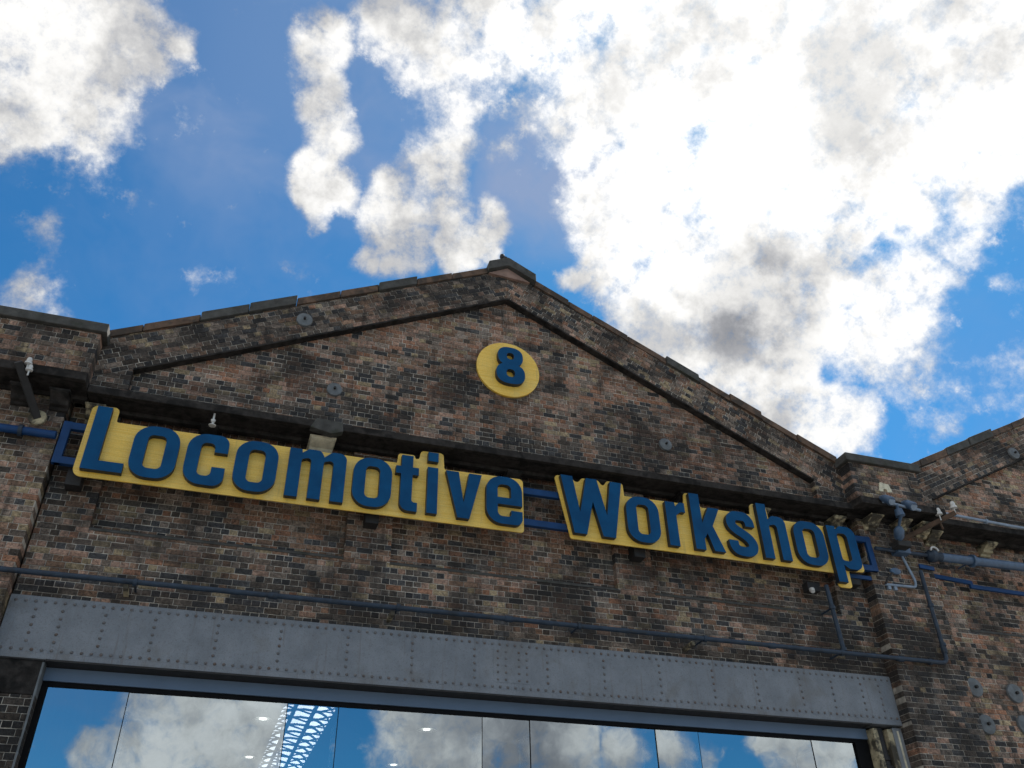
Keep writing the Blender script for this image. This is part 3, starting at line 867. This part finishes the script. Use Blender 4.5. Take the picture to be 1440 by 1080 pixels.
# ---- glazing
WIN = MB().box(-2.03, 10.13, .23, .31, 3.385, 3.44).box(-2.03, -1.965, .22, .31, GB, 3.384).box(9.885, 10.13, .22, .31, GB, 3.384).build('window', M['frame'], BLD)
MB().box(-2.03, 10.13, .20, .30, 3.4405, 3.60).build('fascia', M['fascia'], WIN)
MB().box(-2.055, -2.032, -.01, .30, GB, 3.60).build('edge_trim', M['plate'], WIN)
joints = [-1.96, -1.01, .97, 1.65, 3.67, 4.38, 6.365, 7.08, 9.08, 9.88]
for i in range(len(joints) - 1):
    a, b = joints[i] + .005, joints[i + 1] - .005
    ra = random.uniform(-.007, .007)
    MB().add([(a, .256 - ra, GB + .05), (b, .256 + ra, GB + .05), (b, .256 + ra, 3.383), (a, .256 - ra, 3.383)], [(0, 1, 2, 3)]).build('pane', M['glass'], WIN)
    if i:
        MB().box(joints[i] - .004, joints[i] + .004, .250, .262, GB + .05, 3.384).build('seal', M['frame'], WIN)
        MB().box(joints[i] - .009, joints[i] + .009, .28, .72, GB + .05, 3.22).build('glass_fin', M['fin'], WIN)
        MB().box(joints[i] - .011, joints[i] + .011, .72, .73, GB + .05, 3.22).build('fin_edge_light_strip', M['lampwhite'], WIN)  # white strip paints in the light caught by the polished glass edge

# ---- hall behind the front: dark roof with a long ridge light
YB = 62.0
hall = MB()
for k in (0,):
    xl, xr, za, ze = -2.63, 10.68, 11.35, 8.05
    hall.box(xl - .25, xl, .62, YB, GB, ze)
    hall.box(xr, xr + .25, .62, YB, GB, ze)
    hall.box(xl, xr, YB, YB + .3, GB, za)
    hall.box(-2.63, 10.68, .32, .60, 3.63, 8.0)
hall.build('hall_walls', M['inside'], BLD)
rf = MB()
za = 11.35
def zr(x):
    return za - SL * abs(x - CX)
def slope(xa, xb, y0, y1):
    q = [(xa, y0, zr(xa)), (xb, y0, zr(xb)), (xb, y1, zr(xb)), (xa, y1, zr(xa))]
    q2 = [(a, b, c_ - .12) for a, b, c_ in q]
    rf.add(q + q2, [(0, 1, 2, 3), (7, 6, 5, 4), (0, 4, 5, 1), (1, 5, 6, 2), (2, 6, 7, 3), (3, 7, 4, 0)])
Y0L, Y1L = 26.8, 58.0
for y0, y1 in ((.33, Y0L), (Y1L, YB)):
    slope(-2.9, CX, y0, y1)
    slope(CX, 10.95, y0, y1)
slope(-2.9, 2.9, Y0L, Y1L)
slope(5.2, 10.95, Y0L, Y1L)
rf.build('roof', M['inside'], BLD)
# ridge light: arched bars with glazing above
rl = MB()
gl = MB()
def arch(tn):
    a = math.pi * tn
    return (CX - 1.16 * math.cos(a), 10.72 + .50 * math.sin(a))
N = 8
ys = [Y0L + i * 1.3 for i in range(int((Y1L - Y0L) / 1.3) + 1)]
for i, y in enumerate(ys):
    rl.tube([(arch(j / N)[0], y, arch(j / N)[1]) for j in range(N + 1)], .055, 6)
    rl.tube([(arch(0)[0], y, 10.66), (CX, y, 10.35), (arch(1)[0], y, 10.66)], .04, 6)
    if i + 1 < len(ys):
        rl.tube([(arch(.05)[0], y, arch(.05)[1]), (arch(.5)[0], ys[i + 1], arch(.5)[1])], .035, 5)
        rl.tube([(arch(.95)[0], y, arch(.95)[1]), (arch(.5)[0], ys[i + 1], arch(.5)[1])], .035, 5)
for j in (0, 3, 5, 8):
    rl.tube([(arch(j / N)[0], Y0L, arch(j / N)[1]), (arch(j / N)[0], Y1L, arch(j / N)[1])], .06 if j in (0, 8) else .10, 6)
for j in range(N):
    a, b = arch(j / N), arch((j + 1) / N)
    gl.add([(a[0], Y0L, a[1] + .07), (b[0], Y0L, b[1] + .07), (b[0], Y1L, b[1] + .07), (a[0], Y1L, a[1] + .07)], [(0, 1, 2, 3)])
RL = rl.build('ridge_light', M['frame'], BLD)
gl.build('glazing', M['rooflight'], RL)

def face_and_returns(o):
    """letter faces are blue, their edges near black"""
    o.data.materials.append(M['return'])
    for p in o.data.polygons:
        if abs(p.normal.y) < .5:
            p.material_index = 1

# ------------------------------------------------------------------ the long sign
LT = {}
def ring(w_, h, sx=.185, sz=.145, ro=.25, ri=.075):
    return [[(0, 0, ro), (w_, 0, ro), (w_, h, ro), (0, h, ro)], [(sx, sz, ri), (w_ - sx, sz, ri), (w_ - sx, h - sz, ri), (sx, h - sz, ri)]]
def g_L(w_): return [[[(0, 0), (w_, 0), (w_, .15), (.2, .15), (.2, 1.015), (0, 1.015)]]]
def g_o(w_): return [ring(w_, .825)]
def g_c(w_):
    h = .825
    return [[[(w_, .54), (w_, h, .25), (0, h, .25), (0, 0, .25), (w_, 0, .25), (w_, .30), (w_ - .185, .30), (w_ - .185, .145, .07), (.185, .145, .075), (.185, h - .145, .075), (w_ - .185, h - .145, .07), (w_ - .185, .54)]]]
def g_m(w_): return [[[(0, 0), (.185, 0), (.185, .63, .03), (.325, .68, .06), (.325, 0), (.51, 0), (.51, .63, .03), (.655, .68, .06), (.655, 0), (w_, 0), (w_, .815, .2), (.62, .815, .1), (.51, .71, .0), (.46, .815, .1), (.27, .815, .08), (.185, .74), (.175, .80), (0, .80)]]]
def g_t(w_): return [[[(.08, .62), (0, .62), (0, .75), (.08, .75), (.08, .95), (.26, .95), (.26, .75), (w_, .75), (w_, .62), (.26, .62), (.26, .15, .05), (.35, .15), (.35, 0), (.08, 0, .16)]]]
def g_i(w_): return [[[(0, 0), (w_, 0), (w_, .79), (0, .79)]], [[(0, .90), (w_, .90), (w_, 1.06), (0, 1.06)]]]
def g_v(w_): return [[[(0, .79), (.195, 0), (.385, 0), (w_, .79), (.375, .79), (.29, .26), (.205, .79)]]]
def g_e(w_):
    h = .825
    return [[[(w_, .335), (w_, h, .25), (0, h, .25), (0, 0, .25), (w_, 0, .25), (w_, .24), (w_ - .185, .24), (w_ - .185, .13, .06), (.185, .13, .075), (.185, .335)],
             [(.185, .455), (w_ - .185, .455), (w_ - .185, h - .14, .075), (.185, h - .14, .075)]]]
def g_W(w_): return [[[(0, 1.02), (.185, 0), (.40, 0), (.54, .60), (.68, 0), (.895, 0), (w_, 1.02), (.875, 1.02), (.775, .38), (.635, 1.02), (.445, 1.02), (.305, .38), (.205, 1.02)]]]
def g_r(w_): return [[[(0, 0), (.185, 0), (.185, .56, .04), (.27, .635, .08), (w_, .635), (w_, .81), (.26, .81, .06), (.185, .72), (.175, .80), (0, .80)]]]
def g_k(w_): return [[[(0, 0), (.185, 0), (.185, .20), (.255, .31), (.345, 0), (w_, 0), (.375, .46), (.545, .80), (.335, .80), (.185, .49), (.185, 1.03), (0, 1.03)]]]
def g_h(w_): return [[[(0, 0), (.185, 0), (.185, .62, .04), (w_ - .185, .67, .08), (w_ - .185, 0), (w_, 0), (w_, .815, .21), (.27, .815, .08), (.185, .73), (.185, 1.03), (0, 1.03)]]]
def g_p(w_):
    return [[[(0, -.26), (.185, -.26), (.185, .07), (.28, 0, .08), (w_, 0, .24), (w_, .815, .24), (.27, .815, .08), (.185, .735), (.175, .80), (0, .80)],
             [(.185, .15, .05), (w_ - .185, .14, .075), (w_ - .185, .68, .075), (.185, .66, .05)]]]
def g_s(w_):
    cp = [(.445, .555), (.435, .655), (.37, .73), (.27, .74), (.16, .725), (.095, .645), (.11, .54), (.19, .465), (.29, .405), (.39, .33), (.445, .235), (.425, .13), (.34, .085), (.25, .08), (.15, .10), (.095, .175), (.09, .27)]
    pts = []
    for i in range(len(cp) - 1):
        p0, p1, p2, p3 = cp[max(i - 1, 0)], cp[i], cp[i + 1], cp[min(i + 2, len(cp) - 1)]
        for q in range(4):
            s_ = q / 4
            pts.append(tuple(.5 * (2 * p1[j] + (p2[j] - p0[j]) * s_ + (2 * p0[j] - 5 * p1[j] + 4 * p2[j] - p3[j]) * s_ ** 2 + (3 * p1[j] - p0[j] - 3 * p2[j] + p3[j]) * s_ ** 3) for j in (0, 1)))
    pts.append(cp[-1])
    A, B = [], []
    for i, p in enumerate(pts):
        a, b = pts[max(i - 1, 0)], pts[min(i + 1, len(pts) - 1)]
        d = Vector((b[0] - a[0], b[1] - a[1])).normalized()
        A.append((p[0] - d.y * .086, p[1] + d.x * .086))
        B.append((p[0] + d.y * .086, p[1] - d.x * .086))
    k = w_ / .535
    return [[[(x * k, z) for x, z in A + B[::-1]]]]

SIGN = empty('lettered_sign', 'long yellow two-part sign with raised blue letters on a navy rail frame', 'sign')
YS, YLT = -.35, -.45            # board face, letter face
bd1 = [(-2.325, 6.005, .12), (4.165, 6.02, .05), (4.17, 6.965, .07), (2.865, 6.94, .03), (2.845, 7.225, .06), (2.485, 7.215, .06), (2.455, 7.06, .05), (2.395, 7.05, .05), (2.385, 7.115, .05), (2.125, 7.11, .05), (2.11, 6.935, .02),
       (-1.955, 6.925, .03), (-1.955, 7.165, .07), (-2.315, 7.155, .09)]
bd2 = [(4.945, 6.03, .03), (9.83, 6.03, .03), (9.855, 5.775, .06), (10.125, 5.78, .06), (10.135, 6.10, .02), (10.475, 6.11, .06), (10.43, 6.92, .14), (8.705, 6.91, .03), (8.69, 7.145, .07), (8.375, 7.155, .07), (8.345, 6.935, .02),
       (7.375, 6.93, .03), (7.355, 7.165, .06), (7.085, 7.17, .06), (7.06, 6.955, .02), (5.955, 6.935, .02), (5.945, 7.17, .05), (5.66, 7.175, .06), (5.575, 7.045, .07), (5.50, 7.16, .06), (5.205, 7.155, .06), (5.115, 7.035, .07), (5.005, 7.15, .06), (4.715, 7.145, .06)]
for bd in (bd1, bd2):
    MB().prism([fillet(bd)], YS, YS + .022).build('backing_board', M['yellow'], SIGN, bevel=.004)
spec = [(g_L, -2.23, .53, .0), (g_o, -1.655, .615, -.012), (g_c, -.935, .56, -.012), (g_o, -.262, .60, -.012), (g_m, .485, .845, -.005), (g_o, 1.445, .585, -.008), (g_t, 2.085, .355, .005), (g_i, 2.58, .165, .015), (g_v, 2.87, .58, .005), (g_e, 3.525, .59, .0),
        (g_W, 4.79, 1.08, .01), (g_o, 5.915, .59, .0), (g_r, 6.645, .36, .015), (g_k, 7.12, .55, .012), (g_s, 7.765, .55, -.005), (g_h, 8.425, .525, .015), (g_o, 9.09, .615, -.005), (g_p, 9.80, .575, .01)]
for fn, x0, wd_, dz in spec:
    mb = MB()
    for loops in fn(wd_):
        mb.prism([[(x0 + p[0], 6.08 + dz + p[1]) for p in (fillet(l) if fn is not g_s else l)] for l in loops], YLT, YS + .0 - .012)
    face_and_returns(mb.build('letter', M['blue'], SIGN))
# spacers carrying the letters off the board
# rails, end posts and wall brackets
for z in (6.80, 6.245):
    MB().box(-2.60, 10.82, YS + .048, YS + .128, z - .055, z + .055).build('rail', M['rail'], SIGN, bevel=.006)
for x in (-2.57, 10.77):
    MB().box(x - .055, x + .055, YS + .046, YS + .13, 6.19, 6.86).build('end_post', M['rail'], SIGN, bevel=.006)
for x in (-2.30, 1.82, 6.20, 10.35):
    mb = MB().box(x - .10, x + .10, YS + .135, .0 if x in (1.82, 6.20) else -.01, 5.93, 6.16)
    mb.box(x - .05, x + .05, YS + .13, -.02, 6.16, 6.86)
    mb.build('wall_bracket', M['black_iron'], SIGN, bevel=.008)
MB().box(10.13, 10.75, -.24, -.20, 6.04, 6.11).build('lower_bar', M['rail'], SIGN)

# ------------------------------------------------------------------ number roundel
NUM = empty('number_roundel', 'round yellow plaque with raised blue 8 high in the gable', 'sign')
def ell(cx, cz, rx, rz, n=48, e=2.0):
    out = []
    for k in range(n):
        a = 2 * math.pi * k / n
        c_, s_ = math.cos(a), math.sin(a)
        out.append((cx + rx * math.copysign(abs(c_) ** (2 / e), c_), cz + rz * math.copysign(abs(s_) ** (2 / e), s_)))
    return out
MB().prism([ell(4.06, 9.365, .59, .59, 72)], -.06, -.012).build('disc', M['yellow'], NUM, bevel=.004)
upc = ell(4.072, 9.585, .237, .205, 64, 2.5)
loc_ = ell(4.072, 9.205, .268, .222, 64, 2.5)
zi = 9.407
outl = [p for p in loc_ if p[1] < zi]
outu = [p for p in upc if p[1] > zi]
outu.sort(key=lambda p: math.atan2(p[1] - 9.585, p[0] - 4.072) % (2 * math.pi) if p[1] > 9.585 or p[0] < 4.072 else math.atan2(p[1] - 9.585, p[0] - 4.072))
outl.sort(key=lambda p: (math.atan2(p[1] - 9.205, p[0] - 4.072) + 1.5 * math.pi) % (2 * math.pi))
MB().prism([outu + outl, ell(4.072, 9.592, .068, .072, 24, 2.6), ell(4.072, 9.215, .078, .085, 24, 2.6)], -.16, -.072).build('numeral', M['blue'], NUM)
face_and_returns(NUM.children[1])

# ------------------------------------------------------------------ pipes and fittings
def bend(pts, r=.12, n=6):
    """polyline with rounded corners"""
    pts = [Vector(p) for p in pts]
    out = [pts[0]]
    for i in range(1, len(pts) - 1):
        p = pts[i]
        a, b = (pts[i - 1] - p), (pts[i + 1] - p)
        d = min(r, a.length * .45, b.length * .45)
        a.normalize()
        b.normalize()
        s_, e_ = p + a * d, p + b * d
        for k in range(n + 1):
            q = k / n
            out.append(s_ * (1 - q) ** 2 + p * (2 * q * (1 - q)) + e_ * q ** 2)
    out.append(pts[-1])
    return out

def clampring(p, axis, r, mat, parent, yw, name='clamp'):
    mb = MB()
    p = Vector(p)
    a = Vector(axis)
    mb.tube([p - a * .025, p + a * .025], r * 1.45, 12)
    mb.tube([p, (p.x, yw, p.z)], .016, 8)
    return mb.build(name, M[mat], parent, smooth=40)

T = empty('conduit_pipe', 'blue-grey pipe running full width just above the girder and turning up at the right', 'pipe')
MB().tube(bend([(-6.3, -.31, 4.60), (-2.0, -.31, 4.612), (3.0, -.31, 4.632), (11.70, -.33, 4.632), (11.725, -.33, 6.30)], .13), .036, 12).build('run', M['pipe'], T, smooth=40)
for x in (-3.4, -1.2, 2.27, 5.0, 7.1, 9.6, 11.35):
    clampring((x, -.313, 4.632 if x > 2 else 4.607), (1, 0, 0), .036, 'pipe', T, 0 if -2.6 < x < 10.6 else -.25)
for z in (4.95, 5.65):
    clampring((11.722, -.33, z), (0, 0, 1), .036, 'pipe', T, -.25)
for x in (2.2, 6.9, -1.3):
    MB().box(x - .03, x + .03, -.30, .0, 4.52, 4.58).build('support', M['cream'], T, bevel=.006)

for x in (-4.9, .55, 3.9, 8.3, 10.75):
    MB().tube([(x - .06, -.312, 4.607 + .025 * min(1, max(0, (x + 2) / 5))), (x + .06, -.312, 4.607 + .025 * min(1, max(0, (x + 2) / 5)))], .047, 12).build('coupling', M['pipe'], T, smooth=40)
MB().tube([(11.706, -.33, 4.80), (11.711, -.33, 4.90)], .05, 12).build('coupling', M['pipe'], T, smooth=40)

T = empty('branch_pipe', 'short dark vertical pipe dropping from under the sign to the long pipe', 'pipe')
MB().tube([(9.625, -.30, 5.80), (9.665, -.30, 4.69)], .038, 12).build('run', M['pipe'], T, smooth=40)
MB().tube([(9.664, -.30, 4.72), (9.666, -.30, 4.668)], .055, 12).build('socket', M['pipe'], T, smooth=40)
clampring((9.64, -.30, 5.4), (0, 0, 1), .038, 'pipe', T, 0)

T = empty('feed_pipe', 'dark pipe entering from the left edge at sign height', 'pipe')
MB().tube([(-6.3, -.34, 6.585), (-2.66, -.34, 6.585)], .058, 12).build('run', M['rail'], T, smooth=40)
for x in (-4.6, -3.1):
    clampring((x, -.34, 6.585), (1, 0, 0), .058, 'pipe', T, -.25 if -4.06 < x < -2.63 else 0)

T = empty('thick_pipe', 'thick grey pipe at the right edge narrowing to a thin one behind the sign end', 'pipe')
MB().tube([(12.22, -.36, 6.62), (14.2, -.36, 6.655), (18.9, -.36, 6.72)], .082, 14).build('run', M['fitting'], T, smooth=40)
MB().tube([(10.83, -.36, 6.615), (11.98, -.36, 6.618)], .034, 10).build('thin_run', M['pipe'], T, smooth=40)
MB().tube([(11.96, -.36, 6.618), (12.0, -.36, 6.618), (12.03, -.36, 6.62), (12.12, -.36, 6.62), (12.15, -.36, 6.62), (12.26, -.36, 6.62)], [.05, .09, .12, .12, .075, .09], 14).build('valve', M['pipe'], T, smooth=40)
ring_ = [(12.06 + .085 * math.cos(a), -.47, 6.66 + .085 * math.sin(a)) for a in [math.pi * (0.05 + .9 * k / 10) for k in range(11)]]
MB().tube(ring_, .018, 8).build('wheel', M['porcelain'], T, smooth=40)
for x in (12.98, 14.9, 17.0):
    clampring((x, -.36, 6.632 if x < 14 else 6.67), (1, 0, 0), .082, 'fitting', T, 0, 'collar')

T = empty('cornice_conduit', 'thin pale conduit clipped along the cornice at the right edge', 'conduit')
MB().tube([(12.47, -.56, 7.45), (14.0, -.56, 7.40), (18.9, -.56, 7.36)], .027, 10).build('run', M['pipe_pale'], T, smooth=40)
for x in (13.45, 15.2, 17.0):
    clampring((x, -.56, 7.415 if x < 14 else 7.385), (1, 0, 0), .03, 'pipe_pale', T, -.5)

T = empty('cable_tray', 'stepped dark blue metal strip on the wall right of the vertical pipe', 'cable tray')
MB().bar((11.78, -.285, 6.42), (12.1, -.285, 6.40), .075, .03).bar((12.1, -.035, 6.40), (13.15, -.035, 6.345), .075, .05).build('strip', M['rail'], T, bevel=.004)
MB().bar((13.08, -.035, 6.275), (16.4, -.035, 6.24), .075, .05).build('strip', M['rail'], T, bevel=.004)

# twin spotlights on a stem with the hooked conduit below
T = empty('twin_spotlight', 'pair of small blue spotlights on a crossbar over the right pilaster', 'spotlight')
ys = -.86
for x, zz in ((10.90, 7.34), (11.36, 7.30)):
    h_ = MB().tube([(x, ys - .14, zz - .10), (x, ys - .13, zz - .09), (x - .01, ys - .02, zz + .01), (x - .01, ys + .06, zz + .07), (x - .01, ys + .10, zz + .10)], [.07, .082, .078, .05, .025], 14).build('head', M['fitting'], T, smooth=40)
    MB().tube([(x, ys - .135, zz - .096), (x, ys - .145, zz - .103)], .066, 14).build('lens', M['pipe_pale'], h_)
MB().tube([(10.84, ys, 7.30), (11.62, ys, 7.235)], .027, 10).build('crossbar', M['pipe_pale'], T, smooth=40)
MB().tube([(11.12, ys, 7.27), (11.12, ys, 7.19), (11.12, ys, 7.18), (11.13, ys, 7.05), (11.13, ys, 7.04), (11.15, -.72, 6.90)], [.03, .03, .07, .085, .028, .025], 12).build('stem', M['fitting'], T, smooth=40)
MB().tube([(11.15, -.74, 6.91), (11.16, -.70, 6.86), (11.19, -.62, 6.76), (11.21, -.58, 6.72)], [.045, .09, .088, .05], 12).build('swivel', M['fitting'], T, smooth=40)
MB().box(11.14, 11.42, -.62, -.42, 6.60, 6.71).build('bracket_plate', M['black_iron'], T, bevel=.01)
MB().box(11.25, 11.53, -.45, -.255, 6.56, 6.72).build('junction_box', M['fitting'], T, bevel=.012)
T = empty('hooked_conduit', 'thin pale conduit dropping from a box and hooking left on the right pilaster', 'conduit')
MB().tube(bend([(11.45, -.29, 6.56), (11.58, -.29, 6.10), (11.55, -.29, 5.985), (10.90, -.29, 5.965)], .10), .024, 10).build('run', M['pipe_pale'], T, smooth=40)
p_ = MB().disc(11.17, 6.23, .11, -.34, -.30, 20, .01)
p_.v = [(x, y, 6.23 + (z - 6.23) * .55) for x, y, z in p_.v]
p_.build('plate', M['fitting'], T, smooth=35)
MB().tube([(11.12, -.32, 6.2), (10.95, -.34, 6.08), (10.90, -.30, 5.97)], .02, 8).build('arm', M['black_iron'], T, smooth=40)
for x in (10.97, 11.10):
    MB().box(x - .03, x + .03, -.30, -.25, 5.88, 5.95).build('clip', M['pipe_pale'], T, bevel=.005)

# insulator arms
T = empty('insulator_arm', 'rusty timber arm carrying two white insulators above the thick pipe', 'insulator arm')
MB().bar((11.50, -.27, 6.88), (12.42, -.86, 7.30), .085, .085).build('arm', M['rust'], T, bevel=.008)
def insulator(x, y, z, par, s_=1.0):
    MB().tube([(x, y, z - .10 * s_), (x, y, z), (x, y, z + .01), (x, y, z + .05 * s_), (x, y, z + .06 * s_), (x, y, z + .10 * s_), (x, y, z + .14 * s_), (x, y, z + .15 * s_)],
              [.012, .012, .065 * s_, .06 * s_, .04 * s_, .048 * s_, .035 * s_, .008], 14).build('insulator', M['porcelain'], par, smooth=40)
insulator(12.16, -.74, 7.27, T)
insulator(12.43, -.86, 7.385, T)
MB().tube([(11.92, -.74, 7.33), (12.02, -.74, 7.37), (12.12, -.74, 7.39)], .02, 8).build('tie', M['porcelain'], T, smooth=40)
MB().tube([(12.16, -.70, 7.15), (12.16, -.72, 7.0)], .02, 8).build('bolt', M['rust'], T)
T = empty('strut_arm', 'black iron strut with white insulator pieces at the left edge below the pier', 'insulator arm')
MB().bar((-2.98, -.26, 6.86), (-3.30, -.84, 7.36), .10, .10).build('strut', M['black_iron'], T, bevel=.008)
for x, z, s_ in ((-3.18, 7.36, .8), (-3.14, 7.26, .7)):
    insulator(x, -.80, z, T, s_)
MB().disc(-2.97, 6.86, .12, -.285, -.245, 16, .01).build('foot_plate', M['cream'], T, smooth=35)
T = empty('eave_insulator', 'small white insulator hanging under the cornice above the sign', 'insulator')
MB().tube([(-.67, -.42, 7.28), (-.67, -.42, 7.14)], .015, 8).build('pin', M['porcelain'], T)
MB().tube([(-.67, -.42, 7.17), (-.67, -.42, 7.16), (-.67, -.42, 7.13), (-.67, -.42, 7.12), (-.67, -.42, 7.09), (-.67, -.42, 7.07), (-.67, -.42, 7.06)], [.012, .036, .03, .016, .02, .055, .05], 12).build('cups', M['porcelain'], T, smooth=40)
T = empty('bulkhead_light', 'small white fitting on a dark box on the wall below the sign', 'lamp')
MB().box(9.36, 9.60, -.16, .0, 5.74, 5.90).build('box', M['black_iron'], T, bevel=.01)
MB().tube([(9.40, -.16, 5.76), (9.38, -.22, 5.72), (9.37, -.25, 5.68)], [.03, .05, .035], 10).build('head', M['porcelain'], T, smooth=40)

# pendant lamps in the hall, glimpsed through the glass
nth = {(5.16, 10.0): 'white pendant lamp inside, right of the ridge light, nearest the glass', (5.16, 13.9): 'white pendant lamp inside, behind the nearest right-hand one',
       (1.22, 10.0): 'white pendant lamp inside, left of the ridge light, nearest the glass', (1.22, 13.9): 'white pendant lamp inside, behind the nearest left-hand one'}
for (x, y), lb in nth.items():
    T = empty('pendant_lamp', lb, 'lamp', 'pendant lamps in the hall')
    z = 5.66
    MB().tube([(x, y, z + .30), (x, y, z + .22), (x, y, z + .20), (x, y, z + .10), (x, y, z + .06), (x, y, z)], [.02, .03, .06, .07, .10, .24], 18, cap=False).build('shade', M['lampwhite'], T, smooth=40)
    MB().tube([(x, y, z + .03), (x, y, z + .012)], .09, 16).build('bulb', M['bulb'], T)
    MB().tube([(x, y, z + .29), (x, y, zr(x) - .1)], .010, 6).build('cable', M['frame'], T)
